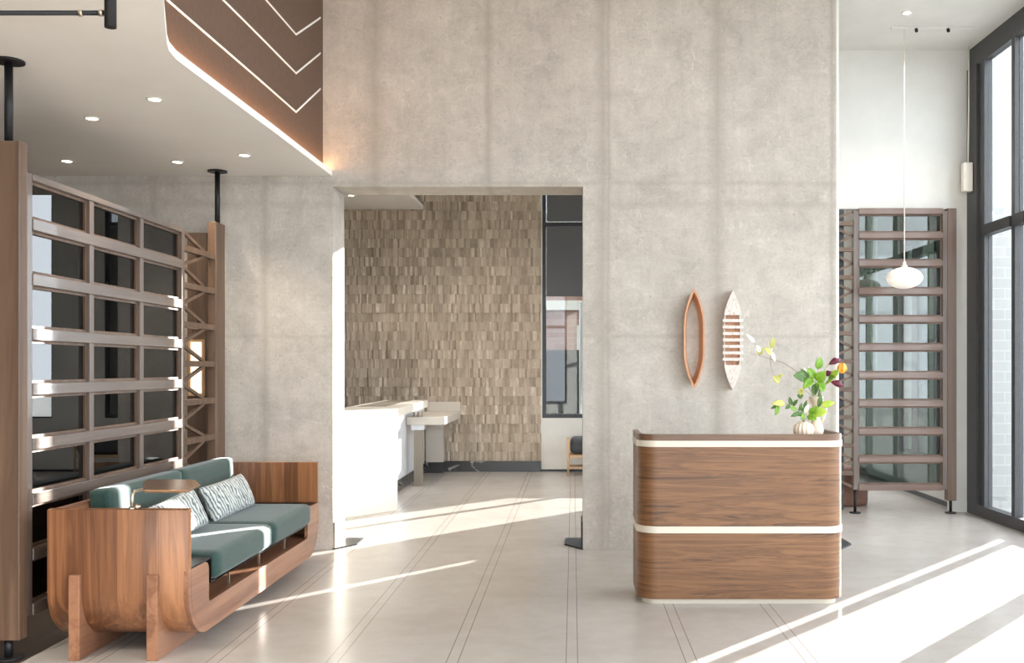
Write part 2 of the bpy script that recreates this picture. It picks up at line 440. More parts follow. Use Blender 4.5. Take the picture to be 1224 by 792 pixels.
def window_rect(name, axis, d, u0, u1, z0, z1, us, zs, fw, depth, fm, gm):
    """frame of edge bars + mullions (us) + transoms (zs), panes of glass"""
    bx = lambda a, b, c, e, dd=depth: MB().box((a, d, c), (b, d+dd, e)) if axis == 'y' else MB().box((d, a, c), (d+dd, b, e))
    fr = struct(name, MB().box(*((( u0, d, z0), (u1, d+depth, z0+fw)) if axis == 'y' else ((d, u0, z0), (d+depth, u1, z0+fw)))), fm)
    link('frame_head', bx(u0, u1, z1-fw, z1), fm, fr)
    uu = [(u0, u0+fw)]+list(us)+[(u1-fw, u1)]
    for a, b in uu: link('mullion', bx(a, b, z0+fw, z1-fw), fm, fr)
    for (a, b), (c, e) in zip(uu[:-1], uu[1:]):
        lo = z0+fw
        for t0, t1 in list(zs)+[(z1-fw, z1)]:
            g = MB()
            pa, pb = (b, d+depth*.5-.004, lo), (c, d+depth*.5+.004, t0)
            if axis == 'x': pa, pb = (d+depth*.5-.004, b, lo), (d+depth*.5+.004, c, t0)
            link('glass_pane', g.box(pa, pb), gm, fr)
            if t1 < z1: link('transom', bx(b, c, t0, t1), fm, fr)
            lo = t1
    return fr

window_rect('window_1', 'y', BY+.02, *W1, [(.52, .58)], [(3.50, 3.56)], .055, .08, M['frame_dark'], M['dim'])
window_rect('window_2', 'y', BY+.02, *W2, [(2.31, 2.40)], [], .02, .06, M['frame_dark'], M['clear'])
tagged('roller_shade', MB().box((-.38, BY+.034, 2.50), (.515, BY+.042, 3.49)), M['shade'], 'grey roller shade half lowered in the far window, under the dark transom', 'roller shade', (.07, BY+.038, 2.5))
tagged('roller_shade', MB().box((-.38, BY+.034, 3.57), (.515, BY+.042, 3.99)), M['shade'], 'grey shade filling the top light of the far window, above the dark transom', 'roller shade', (.07, BY+.038, 3.57))
struct('trim_3', MB().box((.585, BY+.034, .82), (.99, BY+.042, 3.49)), M['shade'])  # unseen shade over the right bay, added to block sun

# side wall of the room beyond, with a narrow slot window
SL = (12.95, 13.245, 1.45, 3.96); W4 = (10.55, 12.1, .45, 3.0)
struct('wall_right_far', holes('x', 3.99, 4.15, 10.25, BY, 0, CZ, [SL, W4]), M['white'])
window_rect('window_3', 'x', 4.03, *SL, [], [], .01, .03, M['frame_dark'], M['clear'])
window_rect('window_4', 'x', 4.03, *W4, [(10.95, 11.03), (11.55, 11.75)], [(1.75, 1.8)], .05, .06, M['frame_dark'], M['clear'])
struct('baseboard_right', MB().box((3.975, 10.25, 0), (3.99, BY, .05)), M['frame_dark'])
# bulkhead above and pier beside the right hand screen
bk = MB().prism([(2.14, 3.10), (3.885, 3.10), (3.885, 0), (GX-.001, 0), (GX-.001, CZ), (2.14, CZ)], 'y', 10.10, 10.25)
struct('wall_right_bulkhead', bk, M['white'])

# big street glazing
D = .08
zs_t = [(2.78, 2.88)]
gl = struct('window_5', MB().box((GX-.02, YN, 0), (GX+D, 10.24, .11)), M['frame'])
link('frame_head', MB().box((GX, YN, CZ-.21), (GX+D, 10.24, CZ)), M['frame'], gl)
posts = [(9.72, 10.24), (9.05, 9.12), (8.77, 8.83), (7.55, 7.73), (6.38, 6.46), (5.05, 5.13), (3.75, 3.83), (2.45, 2.53), (1.15, 1.23), (-.15, -.07), (-1.45, -1.37), (-2.75, -2.67), (YN, YN+.08)]
for a, b in posts: link('mullion', MB().box((GX, a, .11), (GX+D, b, CZ-.21)), M['frame'], gl)
link('post_cover', MB().box((GX-.025, 9.85, .11), (GX, 10.09, CZ-.21)), M['frame'], gl)
for (a, b), (c, e) in zip(posts[1:], posts[:-1]):
    link('transom', MB().box((GX-.02, b, 2.78), (GX+D, c, 2.88)), M['frame'], gl)
    link('glass_pane', MB().box((GX+.036, b, .11), (GX+.044, c, 2.78)), M['clear'], gl)
    link('glass_pane', MB().box((GX+.036, b, 2.88), (GX+.044, c, CZ-.21)), M['clear'], gl)
# wall behind the camera: unseen, its large windows added as fill light
WF = [(-3.9, -.2, .3, 4.3), (.2, 3.8, .3, 4.3)]
struct('wall_front', holes('y', YN-.2, YN, -4.4, GX+.1, 0, CZ, WF), M['white'])
for i, w in enumerate(WF):
    c = (w[0]+w[1])/2
    window_rect('window_%d' % (6+i), 'y', YN-.15, *w, [(c-.04, c+.04)], [(2.78, 2.88)], .07, .08, M['frame'], M['clear'])

# mezzanine: soffit, lip, fascia, hidden LED
E = [(-1.955, WY0), (-1.975, 6.5), (-2.003, 5.15), (-2.004, 4.98), (-1.985, 4.85), (-1.95, 4.74), (-1.909, 4.633), (-1.797, 4.34), (-1.734, 4.184), (-1.35, 3.2), (-.9, 2.05), (-.9, YN)]
slab = MB().prism(E+[(-4.4, YN), (-4.4, WY0)], 'z', SZ, SZ+.045)
so = struct('ceiling_mezzanine', slab, M['soffit'])
def off(path, d):
    out = []
    for i, p in enumerate(path):
        a = Vector(path[max(i-1, 0)]); b = Vector(path[min(i+1, len(path)-1)])
        t = (b-a).normalized(); n = Vector((t.y, -t.x))      # towards -X
        if n.x > 0: n = -n
        out.append(tuple(Vector(p)+n*d))
    return out
fa = off(E, .075); fb = off(E, .12)
fa[0] = (fa[0][0], WY0); fb[0] = (fb[0][0], WY0)
struct('wall_mezzanine', MB().prism(fa+fb[::-1], 'z', SZ+.045, CZ), M['fascia'])
la, lb = off(E, .030), off(E, .058)
led = tagged('led_strip', MB().prism(la[:-1]+lb[:-1][::-1], 'z', SZ+.047, SZ+.053), M['emit_led'],
             'warm LED strip lying along the mezzanine edge under the brown fascia', 'light', (-2.0, 5.2, SZ+.047))
xf = -2.045                      # chevron inlays on the fascia
def fx(Y):                       # fascia face at depth Y
    for (xa, ya), (xb, yb) in zip(fa[:-1], fa[1:]):
        if yb <= Y <= ya: return xa+(xb-xa)*(Y-ya)/(yb-ya)
    return fa[-1][0]
for i, z0 in enumerate((3.355, 3.64, 3.925)):
    t = MB(); w = .0065
    ys = [4.0, 4.34, 4.633, 4.74, 4.85, 4.98, 5.15, 6.5, 7.264, 7.93]
    for a, b in zip(ys[:-1], ys[1:]):
        za = z0 if a <= 7.264 else z0+.36*(a-7.264)/.666
        zb = z0 if b <= 7.264 else z0+.36*(b-7.264)/.666
        xa, xb = fx(a), fx(b)
        k = w*(1.2 if b > 7.3 else 1)
        t.add([(xa-.004, a, za-k), (xb-.004, b, zb-k), (xb-.004, b, zb+k), (xa-.004, a, za+k),
               (xa+.004, a, za-k), (xb+.004, b, zb-k), (xb+.004, b, zb+k), (xa+.004, a, za+k)],
              [(0,1,2,3),(7,6,5,4),(0,4,5,1),(3,2,6,7),(0,3,7,4),(1,5,6,2)])
    struct('trim_%d' % (4+i), t, M['line'])

# ------------------------------------------------------------------ recessed downlights
def downlight(x, y, zc, label, power=16, r=.036, col=(1, .86, .68)):
    t = thing('recessed_downlight', label, 'downlight', (x, y, zc), 'recessed ceiling downlights')
    ring = MB().lathe([(r*.98, -.001), (r*1.35, -.001), (r*1.35, -.005), (r, -.007), (r*.98, -.001)], (x, y, zc), 24)
    ring.f = ring.f[:-2]; ring.sm = ring.sm[:-2]
    link('trim_ring', ring, M['white'], t)
    link('lens', MB().lathe([(r*.97, -.001), (r*.97, -.004), (.002, -.004)], (x, y, zc), 24), M['emit_warm'], t)
    ld = bpy.data.lights.new('downlight_beam', 'SPOT'); ld.energy = power; ld.spot_size = 1.9; ld.spot_blend = .7
    ld.color = col; ld.shadow_soft_size = .04
    lo = bpy.data.objects.new('beam', ld); COL.objects.link(lo); lo.parent = t; lo.location = (0, 0, -.02)
for px, py, lab in ((185, 118, 'lit recessed downlight in the mezzanine soffit nearest the brown fascia bend'),
                    (110, 141, 'lit recessed downlight in the soffit second from the near pillar pole'),
                    (80, 192, 'lit recessed downlight in the soffit above the left end of the glazed screen'),
                    (212, 193, 'lit recessed downlight in the soffit above the middle of the glazed screen'),
                    (292, 185, 'lit recessed downlight in the soffit to the right of the far pillar pole')):
    Y = F*(SZ-CH)/(VY-py); downlight((px-VX)/F*Y, Y, SZ, lab)
Y = F*(CZ-CH)/(VY-15); downlight((1084-VX)/F*Y, Y, CZ, 'small recessed downlight in the high white ceiling above the pendant', 20)
for x_, y_, d_ in ((-3.3, 3.0, 'over the lounge floor far left of the black rod lamp'), (-2.2, 2.2, 'over the lounge floor behind the camera side of the rod lamp'), (-3.3, 1.0, 'over the entrance floor beside the left wall'), (-2.0, .4, 'over the entrance floor near the mezzanine edge')):
    downlight(x_, y_, SZ, 'unseen fill downlight added '+d_, 110, col=(1, .93, .84))  # unseen fill lamps, added to brighten the lounge side
for x_, y_, z_, d_ in ((-1.0, 12.2, CZ, 'over the floor between the low desk and the far window'), (.8, 11.6, CZ, 'over the floor in front of the oak bench'), (-2.9, 12.9, 3.73, 'in the small soffit over the reception counter'), (-.6, 10.2, CZ, 'over the floor just beyond the wall opening')):
    downlight(x_, y_, z_, 'recessed downlight '+d_, 62 if z_ > 4 else 22, col=(1, .93, .84))  # unseen fill lamps, added to lift the dim room beyond

# ------------------------------------------------------------------ timber screens
ZR = [.228+.2835*k for k in range(8)]+[2.468]
def screen(name, label, mp, org, cols, zr, truss, pillar, brace_len, glass, hmat):
    """mp(u, w, z) -> world; u along the screen, w toward the room; cols: stile positions;
    truss: (u0,u1) open bay beside the glazing; pillar: list of (u0,u1,w0,w1,z0,z1)"""
    t = thing(name, label, 'screen', org)
    def bx(u0, u1, w0, w1, z0, z1): return MB().box(mp(u0, w0, z0), mp(u1, w1, z1))
    z0, z1 = zr[0], zr[-1]
    for u in cols: link('stile', bx(u-.025, u+.025, -.045, .028, z0-.025, z1+.004), M['screen_wood'], t, .003)
    for z in zr:
        hh = .018 if (z == zr[-1] and len(cols) > 2) else .031
        link('rail', bx(cols[0]+.025, cols[-1]-.025, -.04, .034, z-.031, z-.031+2*hh), hmat, t, .004)
    for a, b in zip(cols[:-1], cols[1:]):
        for za, zb in zip(zr[:-1], zr[1:]):
            g = link('glass_pane', bx(a+.026, b-.026, -.014, -.006, za+.032, zb-.032), glass, t)
            fr = MB(); e = .014
            for q in ((a+.026, a+.026+e, za+.032, zb-.032), (b-.026-e, b-.026, za+.032, zb-.032),
                      (a+.026+e, b-.026-e, za+.032, za+.032+e), (a+.026+e, b-.026-e, zb-.032-e, zb-.029)):
                fr.box(mp(q[0], -.005, q[2]), mp(q[1], .008, q[3]))
            link('glazing_bead', fr, M['pillar_wood'], g)
    u0, u1 = truss; sg = 1 if u1 > u0 else -1; un = cols[-1] if abs(cols[-1]-u0) < .1 else cols[0]
    for za, zb in zip(zr[:-1], zr[1:]):
        zm = (za+zb)/2
        link('truss_bar', bx(u0, u1, -.03, .02, zm-.022, zm+.022), M['pillar_wood'], t, .003)
        for zz in (za, zb):
            link('truss_brace', MB().bar(mp(u0, -.004, zz), mp(u0+sg*brace_len, -.004, zm+(.02 if zz > zm else -.02)), .024, .022,
                                         up=mp(0, 1, 0)-mp(0, 0, 0)), M['pillar_wood'], t)
    for p in pillar: link('pillar', bx(*p), M['pillar_wood'], t, .004)
    return t, bx

L = lambda u, w, z: Vector((-2.815+w, u, z))
t, bx = screen('glazed_partition_screen', 'long timber framed screen of dark panes behind the green sofa', L, (-2.83, 6.4, 0),
               [5.065, 5.72, 6.385, 7.06], ZR, (7.085, 7.72), [(4.965, 5.04, -.36, .03, .10, 2.615), (7.70, 7.90, -.035, .03, .10, 2.615)],
               .44, M['smoke'], M['screen_wood_h'])
link('back_board', MB().box((-3.10, 7.93, .10), (-2.94, 7.985, 2.56)), M['board_dark'], t, .004)
for (xx, yy) in ((-2.86, 5.003), (-2.81, 7.80)):
    po = link('support_pole', MB().tube([(xx, yy, 2.61), (xx, yy, SZ-.012)], .02, 14), M['iron'], t)
    link('ceiling_flange', MB().lathe([(.075, SZ-.012), (.075, SZ-.001)], (xx, yy, 0), 24), M['iron'], po)
    pf = link('floor_pole', MB().tube([(xx, yy, .008), (xx, yy, .105)], .02, 14), M['iron'], t)
    link('floor_flange', MB().lathe([(.07, .0), (.07, .01)], (xx, yy, 0), 24), M['iron'], pf)
nl = thing('lit_opening', 'narrow wood framed opening, its brightness set as glow in the pane, on the brown board behind the trusswork', 'lamp', (-3.03, 7.93, 1.27))
link('frame', MB().box((-3.085, 7.905, 1.25), (-3.065, 7.93, 1.70)).box((-2.975, 7.905, 1.25), (-2.955, 7.93, 1.70))
     .box((-3.065, 7.905, 1.25), (-2.975, 7.93, 1.27)).box((-3.065, 7.905, 1.68), (-2.975, 7.93, 1.70)), M['oak'], nl)
link('lit_panel', MB().box((-3.065, 7.918, 1.27), (-2.975, 7.93, 1.68)), M['emit_opening'], nl)  # glowing pane stands in for light showing through a narrow opening

ZR2 = [.265+.2835*k for k in range(10)]+[3.06]
R = lambda u, w, z: Vector((u, 10.02-w, z))
t, bx = screen('timber_rung_screen', 'tall timber screen with rungs and green glass beside the street window', R, (3.3, 10.02, 0),
               [2.865, 3.765], ZR2, (2.84, 2.22), [(3.79, 3.882, -.06, .03, .13, 3.09), (2.14, 2.22, -.06, .03, .13, 3.09)],
               .26, M['green_glass'], m_wood('grey brown rung', [(94, 74, 65), (116, 94, 83), (130, 109, 98)], 'X', 1.0, .28, coat=.3, fig=.4))
link('rear_post', bx(2.70, 2.765, -.12, -.06, .03, 3.09), M['frame_dark'], t)
for xx in (2.865, 3.835):
    pf = link('floor_pole', MB().tube([(xx, 10.03, .008), (xx, 10.03, .245 if xx < 3 else .135)], .014, 12), M['iron'], t)
    link('floor_flange', MB().lathe([(.055, .0), (.055, .012)], (xx, 10.03, 0), 24), M['iron'], pf)

# ------------------------------------------------------------------ sofa
SX0, SX1, SY0, SY1, ST, SB, SR, TH = -2.655, -1.943, 4.98, 7.53, .757, .08, .26, .034
sofa = thing('sofa', 'walnut trough shaped sofa with green velvet cushions standing by the screen', 'sofa', (-2.3, 6.25, 0))
def arc(cx, cz, r, a0, a1, n=10): return [(cx+r*math.cos(a0+(a1-a0)*i/n), cz+r*math.sin(a0+(a1-a0)*i/n)) for i in range(n+1)]
def u_path(g, top):            # trough outline offset inward by g
    r = SR-g
    return [(SY0+g, top)]+arc(SY0+SR, SB+SR, r, PI, 1.5*PI)+arc(SY1-SR, SB+SR, r, 1.5*PI, 2*PI)+[(SY1-g, top)]
po, pi_ = u_path(0, ST), u_path(TH, ST)
sh = MB()
n = len(po)
for k, X in enumerate((SX0, SX1)):
    sh.add([(X, *p) for p in po]+[(X, *p) for p in pi_], [(i, i+1, n+i+1, n+i) for i in range(n-1)])
for path, sgn in ((po, 0), (pi_, 1)):
    sh.add([(SX0, *p) for p in path]+[(SX1, *p) for p in path], [(i, i+1, n+i+1, n+i) for i in range(n-1)], True)
for i in (0, n-1):
    sh.add([(SX0, *po[i]), (SX1, *po[i]), (SX1, *pi_[i]), (SX0, *pi_[i])], [(0, 1, 2, 3)])
bmsh = link('shell', sh, M['sofa_wood'], sofa)
md = bmsh.modifiers.new('weld', 'WELD'); md.merge_threshold = .0002
bv = bmsh.modifiers.new('bevel', 'BEVEL'); bv.width = .004; bv.segments = 2; bv.limit_method = 'ANGLE'; bv.angle_limit = .9
# back board
bp = [(SY0+TH, ST-.003)]+u_path(TH+.001, ST)[1:-1]+[(SY1-TH, ST-.003)]
link('back_panel', MB().prism(bp, 'x', SX0+.002, SX0+.03), M['sofa_wood_y'], sofa)
# front apron with the long cubby opening
ap = [(SY0+.0, .448)]+arc(SY0+SR, SB+SR, SR+.001, PI, 1.5*PI)+arc(SY1-SR, SB+SR, SR+.001, 1.5*PI, 2*PI)+[(SY1, .452)]
ap += [(7.25, .452)]+[(7.22, .44)]+arc(7.22-.03, .228+.03, .03, 0, -PI/2, 5)
ap += arc(5.262+.022, .228+.022, .022, 1.5*PI, PI, 4)+arc(5.262-.05, .448-.05, .05, 0, PI/2, 6)
link('apron', MB().prism(ap, 'x', SX1-.022, SX1+.003), M['sofa_wood_y'], sofa, .002)
link('cubby_floor', MB().box((SX0+.032, SY0+.12, .206), (SX1-.024, SY1-.12, .226)), M['sofa_wood_y'], sofa)
link('cubby_back', MB().box((-2.42, SY0+.26, .227), (-2.405, SY1-.28, .31)), M['sofa_wood_y'], sofa)
for q in (5.70, 6.25, 6.80):
    link('divider', MB().box((-1.998, q, .227), (-1.985, q+.010, .316)), M['nickel'], sofa)
pr = [(SY0+TH+.002, .456), (5.318, .456), (5.318, .326), (7.262, .326), (7.262, .456), (SY1-TH-.002, .456),
      (SY1-TH-.002, .448), (7.254, .448), (7.254, .318), (5.310, .318), (5.310, .448), (SY0+TH+.002, .448)]
link('seat_tray', MB().prism(pr, 'x', SX0+.04, SX1-.004), M['steel'], sofa, label='blackened steel seat tray')
def cushion(name, a, b, r, puff, label=None, tilt=0, pivot=None):
    nx, ny, nz = 12, 18, 8
    A, B = Vector(a), Vector(b); mb = MB(); c = (A+B)/2; h = (B-A)/2
    def q(p):
        d = Vector([p[i]*h[i] for i in range(3)])
        inn = Vector([max(-h[i]+r, min(h[i]-r, d[i])) for i in range(3)])
        e = d-inn
        if e.length > 1e-9: d = inn+e.normalized()*min(e.length, r) if e.length > r else d
        k = puff*max(0, 1-p[0]**4)*max(0, 1-p[1]**4)*max(0, 1-p[2]**4)**.0
        ax = min(range(3), key=lambda i: h[i])
        d[ax] += k*(p[ax])
        d = c+d
        if tilt: d = pivot+Matrix.Rotation(tilt, 3, 'Y') @ (d-pivot)
        return d
    def face(ax, s, na, nb):
        o = [i for i in range(3) if i != ax]
        vs = []
        for i in range(na+1):
            for j in range(nb+1):
                p = [0, 0, 0]; p[ax] = s; p[o[0]] = -1+2*i/na; p[o[1]] = -1+2*j/nb; vs.append(q(p))
        mb.add(vs, [(i*(nb+1)+j, (i+1)*(nb+1)+j, (i+1)*(nb+1)+j+1, i*(nb+1)+j+1) for i in range(na) for j in range(nb)], True)
    K = 22
    for ax in range(3):
        for s in (-1, 1): face(ax, s, K, K)
    o = link(name, mb, M['velvet'], sofa, label=label)
    w = o.modifiers.new('weld', 'WELD'); w.merge_threshold = .0003
    return o
cushion('seat_cushion', (-2.56, 5.325, .328), (-1.918, 6.332, .478), .042, .005)
cushion('seat_cushion', (-2.56, 6.338, .328), (-1.918, 7.252, .478), .042, .005)
pv = Vector((-2.55, 6, .47))
for y0, y1 in ((5.34, 6.35), (6.356, 7.30)):
    cushion('back_cushion', (-2.612, y0,   .485), (-2.49, y1, .815), .03, .006, tilt=-.05, pivot=Vector((-2.57, 6, .485)))
# fin feet let into both end panels
for X0, X1 in ((-2.535, -2.480), (-2.143, -2.088)):
    link('leg', MB().prism([(4.957, 0), (4.957, .43), (5.03, .43), (5.05, .20), (5.20, .105), (5.52, .082), (5.52, .0)], 'x', X0, X1), M['sofa_wood_y'], sofa, .003)
    link('leg', MB().prism([(7.553, 0), (7.553, .43), (7.48, .43), (7.46, .20), (7.31, .105), (7.03, .082), (7.03, .0)], 'x', X0, X1), M['sofa_wood_y'], sofa, .003)
# swivel tray on the near arm
zt = .868
tp = [P(*q, Y=1) for q in ()]
def onz(px, py, z): Y = F*(CH-z)/(py-VY); return ((px-VX)/F*Y, Y)
poly = [onz(*q, zt) for q in ((172.3, 585.6), (224.6, 585.6), (239.3, 578.2), (232.7, 572.8), (176.4, 572.4), (169.8, 576.8))]
ct = (sum(p[0] for p in poly)/6, sum(p[1] for p in poly)/6)
tr = link('swivel_tray', MB().prism(poly, 'z', zt-.012, zt), M['bronze'], sofa, .003, label='bronze swivel tray')
link('pivot_arm', MB().tube([(-2.232, SY0+.017, ST), (-2.232, SY0+.017, .825), (-2.228, SY0+.03, .846), (-2.20, SY0+.09, .850), (-2.15, SY0+.2, .850)], .0085, 12), M['nickel'], tr)
link('pivot_knob', MB().lathe([(.004, 0), (.014, .006), (.016, .016), (.010, .026), (.003, .028)], (-2.205, SY0+.017, ST), 16), M['nickel'], tr)
link('pivot_base', MB().lathe([(.018, 0), (.018, .008), (.012, .012)], (-2.232, SY0+.017, ST), 16), M['nickel'], tr)

# two lumbar pillows
def pillow(label, c, W, H, T, rot):
    mb = MB(); nu, nv = 26, 16
    Rm = rot
    for s in (-1, 1):
        vs = []
        for i in range(nu+1):
            for j in range(nv+1):
                u, v = -1+2*i/nu, -1+2*j/nv
                k = max(0, (1-u**4))**.55*max(0, (1-v**4))**.55
                pin = 1-.06*(1-abs(v)**2)*abs(u)**3*0
                x = u*W/2*(1-.05*(1-v*v)*abs(u)); y = v*H/2*(1-.09*(1-u*u)*0-.06*(1-u*u)*abs(v))
                w = s*T/2*k*(1+.05*math.sin(9*u+4*v))
                vs.append(Vector(c)+Rm @ Vector((w, x, y)))
        mb.add(vs, [(i*(nv+1)+j, (i+1)*(nv+1)+j, (i+1)*(nv+1)+j+1, i*(nv+1)+j+1) for i in range(nu) for j in range(nv)], True)
    o = tagged('lumbar_pillow', mb, M['pillow'], label, 'pillow', c, 'patterned pillows on the sofa')
    w = o.modifiers.new('weld', 'WELD'); w.merge_threshold = .0004
rz = lambda a: Matrix.Rotation(a, 3, 'Z'); ry = lambda a: Matrix.Rotation(a, 3, 'Y'); rx = lambda a: Matrix.Rotation(a, 3, 'X')
pillow('grey patterned lumbar pillow leaning on the far back cushion, fully in view', (-2.355, 6.74, .592), .72, .25, .13, rz(-.06) @ ry(-.42) @ rx(0.03))
pillow('grey patterned lumbar pillow half hidden behind the near sofa arm', (-2.335, 5.76, .592), .70, .25, .12, rz(-.13) @ ry(-.42) @ rx(.10))

# ------------------------------------------------------------------ reception desk
DX0, DX1, DY0, DY1, DR = .403, 1.697, 6.135, 6.62, .13
desk = thing('reception_desk', 'brown oak host desk with rounded corners and cream bands', 'desk', (1.05, 6.4, 0))
def shell_out(g):                # U shaped plan, open to the back
    r = DR-g
    return [(DX0+g, DY1)]+[(DX0+DR+r*math.cos(a), DY0+DR+r*math.sin(a)) for a in [PI+PI/2*i/12 for i in range(13)]] + \
           [(DX1-DR+r*math.cos(a), DY0+DR+r*math.sin(a)) for a in [1.5*PI+PI/2*i/12 for i in range(13)]]+[(DX1-g, DY1)]
def ushape(g0, g1, z0, z1, smooth=True): return MB().prism(shell_out(g0)+shell_out(g1)[::-1], 'z', z0, z1, smooth)
def uobj(name, g0, g1, z0, z1, m):
    o = link(name, ushape(g0, g1, z0, z1), m, desk)
    o.data.polygons.foreach_set('use_smooth', [len(p.vertices) == 4 for p in o.data.polygons])
    e = o.modifiers.new('split', 'EDGE_SPLIT'); e.split_angle = .7
    return o
uobj('lower_panel', 0, .03, .036, .446, M['desk_wood'])
uobj('lower_band', -.006, .03, .446, .488, M['cream'])
uobj('upper_panel', 0, .03, .488, .982, M['desk_wood'])
uobj('upper_band', -.006, .03, .982, 1.020, M['cream'])
uobj('rim', -.002, .03, 1.020, 1.060, M['rim_wood'])
def solid(g): return shell_out(g)
o = link('plinth', MB().prism(solid(.035)[1:-1]+[(DX1-.035, DY1-.03), (DX0+.035, DY1-.03)], 'z', 0, .0355), M['cream'], desk)
link('worktop', MB().prism(solid(.031), 'z', .990, 1.024), M['rim_wood'], desk)
link('shelf', MB().prism(solid(.031), 'z', .45, .475), M['rim_wood'], desk)

# ------------------------------------------------------------------ vases and stems
WZ = 1.0245
gx = P(960.5, 500, 6.33).x
gourd = thing('ribbed_vase', 'small round ribbed ivory vase at the right end of the desk top', 'vase', (gx, 6.33, WZ))
prof = []
for i in range(17):
    a = -1.35+2.75*i/16
    prof.append((.064*math.cos(a)**.8 if i < 15 else .026, .050+.053*math.sin(a)))
prof = [(p[0], p[1]+.0017) for p in prof]; prof[0] = (.03, 0)
prof += [(.020, .1015), (.018, .08)]
link('body', MB().lathe(prof, (gx, 6.33, WZ), 96, lambda th, k: 1+(.16*abs(math.cos(th*7))**.7-.10)*math.sin(PI*min(1, k*1.08))**.6), M['ivory'], gourd)
vx = P(975.5, 500, 6.43).x
tall = thing('pedestal_vase', 'tall blush stoneware vase with flared cup behind the ribbed vase', 'vase', (vx, 6.43, WZ))
link('body', MB().lathe([(.034, 0), (.042, .015), (.048, .04), (.044, .07), (.030, .10), (.022, .125), (.020, .15), (.022, .18), (.028, .20), (.038, .225), (.046, .255), (.047, .262), (.043, .262), (.034, .226), (.02, .2)],
     (vx, 6.43, WZ), 40), M['stoneware'], tall)
for sgn in (-1, 1):
    link('handle', MB().tube([(vx+sgn*.036, 6.43, WZ+.235), (vx+sgn*.062, 6.43, WZ+.22), (vx+sgn*.066, 6.43, WZ+.17), (vx+sgn*.05, 6.43, WZ+.125), (vx+sgn*.036, 6.43, WZ+.085)], .007, 8), M['stoneware'], tall)

def leaf_mb(base, tip, width, nrm=(0, -1, 0), cup=.12, shape=.8):
    base, tip = Vector(base), Vector(tip); d = tip-base; Lg = d.length; d.normalize()
    n = Vector(nrm); n = (n-d*n.dot(d)).normalized(); s = d.cross(n).normalized()
    mb = MB(); K = 9; vs = []
    for i in range(K+1):
        t = i/K; w = width/2*math.sin(PI*t**shape)**.75 if 0 < t < 1 else .0006
        c = base+d*Lg*t+n*(cup*Lg*math.sin(PI*t)*.5)
        for j in (-1, -.5, 0, .5, 1): vs.append(c+s*w*j-n*abs(j)*w*.28*-1*(1 if cup else 0))
    fs = [(i*5+j, i*5+j+1, (i+1)*5+j+1, (i+1)*5+j) for i in range(K) for j in range(4)]
    mb.add(vs, fs, True); return mb
def add_leaf(par, b, t, w, m, nrm=None, cup=.12, name='leaf', shape=.8):
    nrm = nrm or (random.uniform(-.5, .5), -1, random.uniform(-.2, .7))
    o = link(name, leaf_mb(b, Vector(b)+(Vector(t)-Vector(b))*(1.12 if name == 'leaf' else 1), w*(1.3 if name == 'leaf' else 1), nrm, cup, shape), m, par)
    s = o.modifiers.new('thick', 'SOLIDIFY'); s.thickness = .0012
    return o
def smooth(pts, n=6):
    pts = [Vector(p) for p in pts]; out = []
    for i in range(len(pts)-1):
        p0, p1, p2, p3 = pts[max(i-1, 0)], pts[i], pts[i+1], pts[min(i+2, len(pts)-1)]
        for k in range(n):
            t = k/n
            out.append(.5*((2*p1)+(-p0+p2)*t+(2*p0-5*p1+4*p2-p3)*t*t+(-p0+3*p1-3*p2+p3)*t**3))
    return out+[pts[-1]]
def stem(par, pts, r=.0022, m='stem', name='stem'):
    pts = smooth(pts); k = len(pts)
    return link(name, MB().tube(pts, [r*(1-.5*i/k) for i in range(k)], 7), M[m], par)
MO = Vector((vx, 6.43, WZ+.235)); MI = Vector((vx, 6.43, WZ+.205))
def mouth(dx=0, dy=0): return [MI+Vector((dx*.3, dy*.3, 0)), MO+Vector((dx, dy, .02))]
def sprig(name, label, cat, path, leaves, sm='stem', r=.0022, group='stems in the vases'):
    t = thing(name, label, cat, path[0], group)
    stem(t, path, r, sm)
    for l in leaves: add_leaf(t, *l)
    return t
q = lambda x, y, Y=6.42: P(x, y, Y)
# the long twig reaching left
sprig('twig_branch', 'thin brown twig arching far left from the tall vase with sparse pale leaves', 'branch',
      mouth(-.01)+[q(958, 450), q(948, 441, 6.40), q(935, 433, 6.38), q(921, 429, 6.36), q(908, 425, 6.34), q(897, 422, 6.33)],
      [(q(921, 429, 6.36), q(922, 427, 6.34), .004, M['leaf_gold']),
       (q(907, 424, 6.34), q(911, 416, 6.33), .026, M['leaf_gold']), (q(922, 424, 6.35), q(914, 416, 6.34), .034, M['leaf_gold']),
       (q(922, 416, 6.35), q(924, 404, 6.34), .028, M['leaf_gold']), (q(902, 409, 6.33), q(893, 400, 6.32), .018, M['petal_pale']),
       (q(908, 421, 6.33), q(905, 413, 6.33), .022, M['petal_pale']), (q(922, 420, 6.36), q(919, 409, 6.35), .020, M['petal_pale']),
       (q(921, 420, 6.36), q(926, 431, 6.34), .022, M['petal_pale']), (q(924, 449, 6.36), q(931, 457, 6.36), .034, M['leaf_gold']),
       (q(930, 452, 6.36), q(935, 447, 6.36), .018, M['leaf_gold'])], 'twig', .0024)
# hanging thread carrying the lower leaf, and the twig lets for the upper ones
tb = bpy.data.objects['twig_branch']
for pts in ([q(921, 429, 6.36), q(922, 440, 6.36), q(926, 450, 6.36)], [q(921, 429, 6.36), q(921, 420, 6.35), q(922, 412, 6.35)],
            [q(908, 425, 6.34), q(906, 416, 6.33), q(901, 408, 6.33)]):
    stem(tb, pts, .0013, 'twig', 'side_twig')
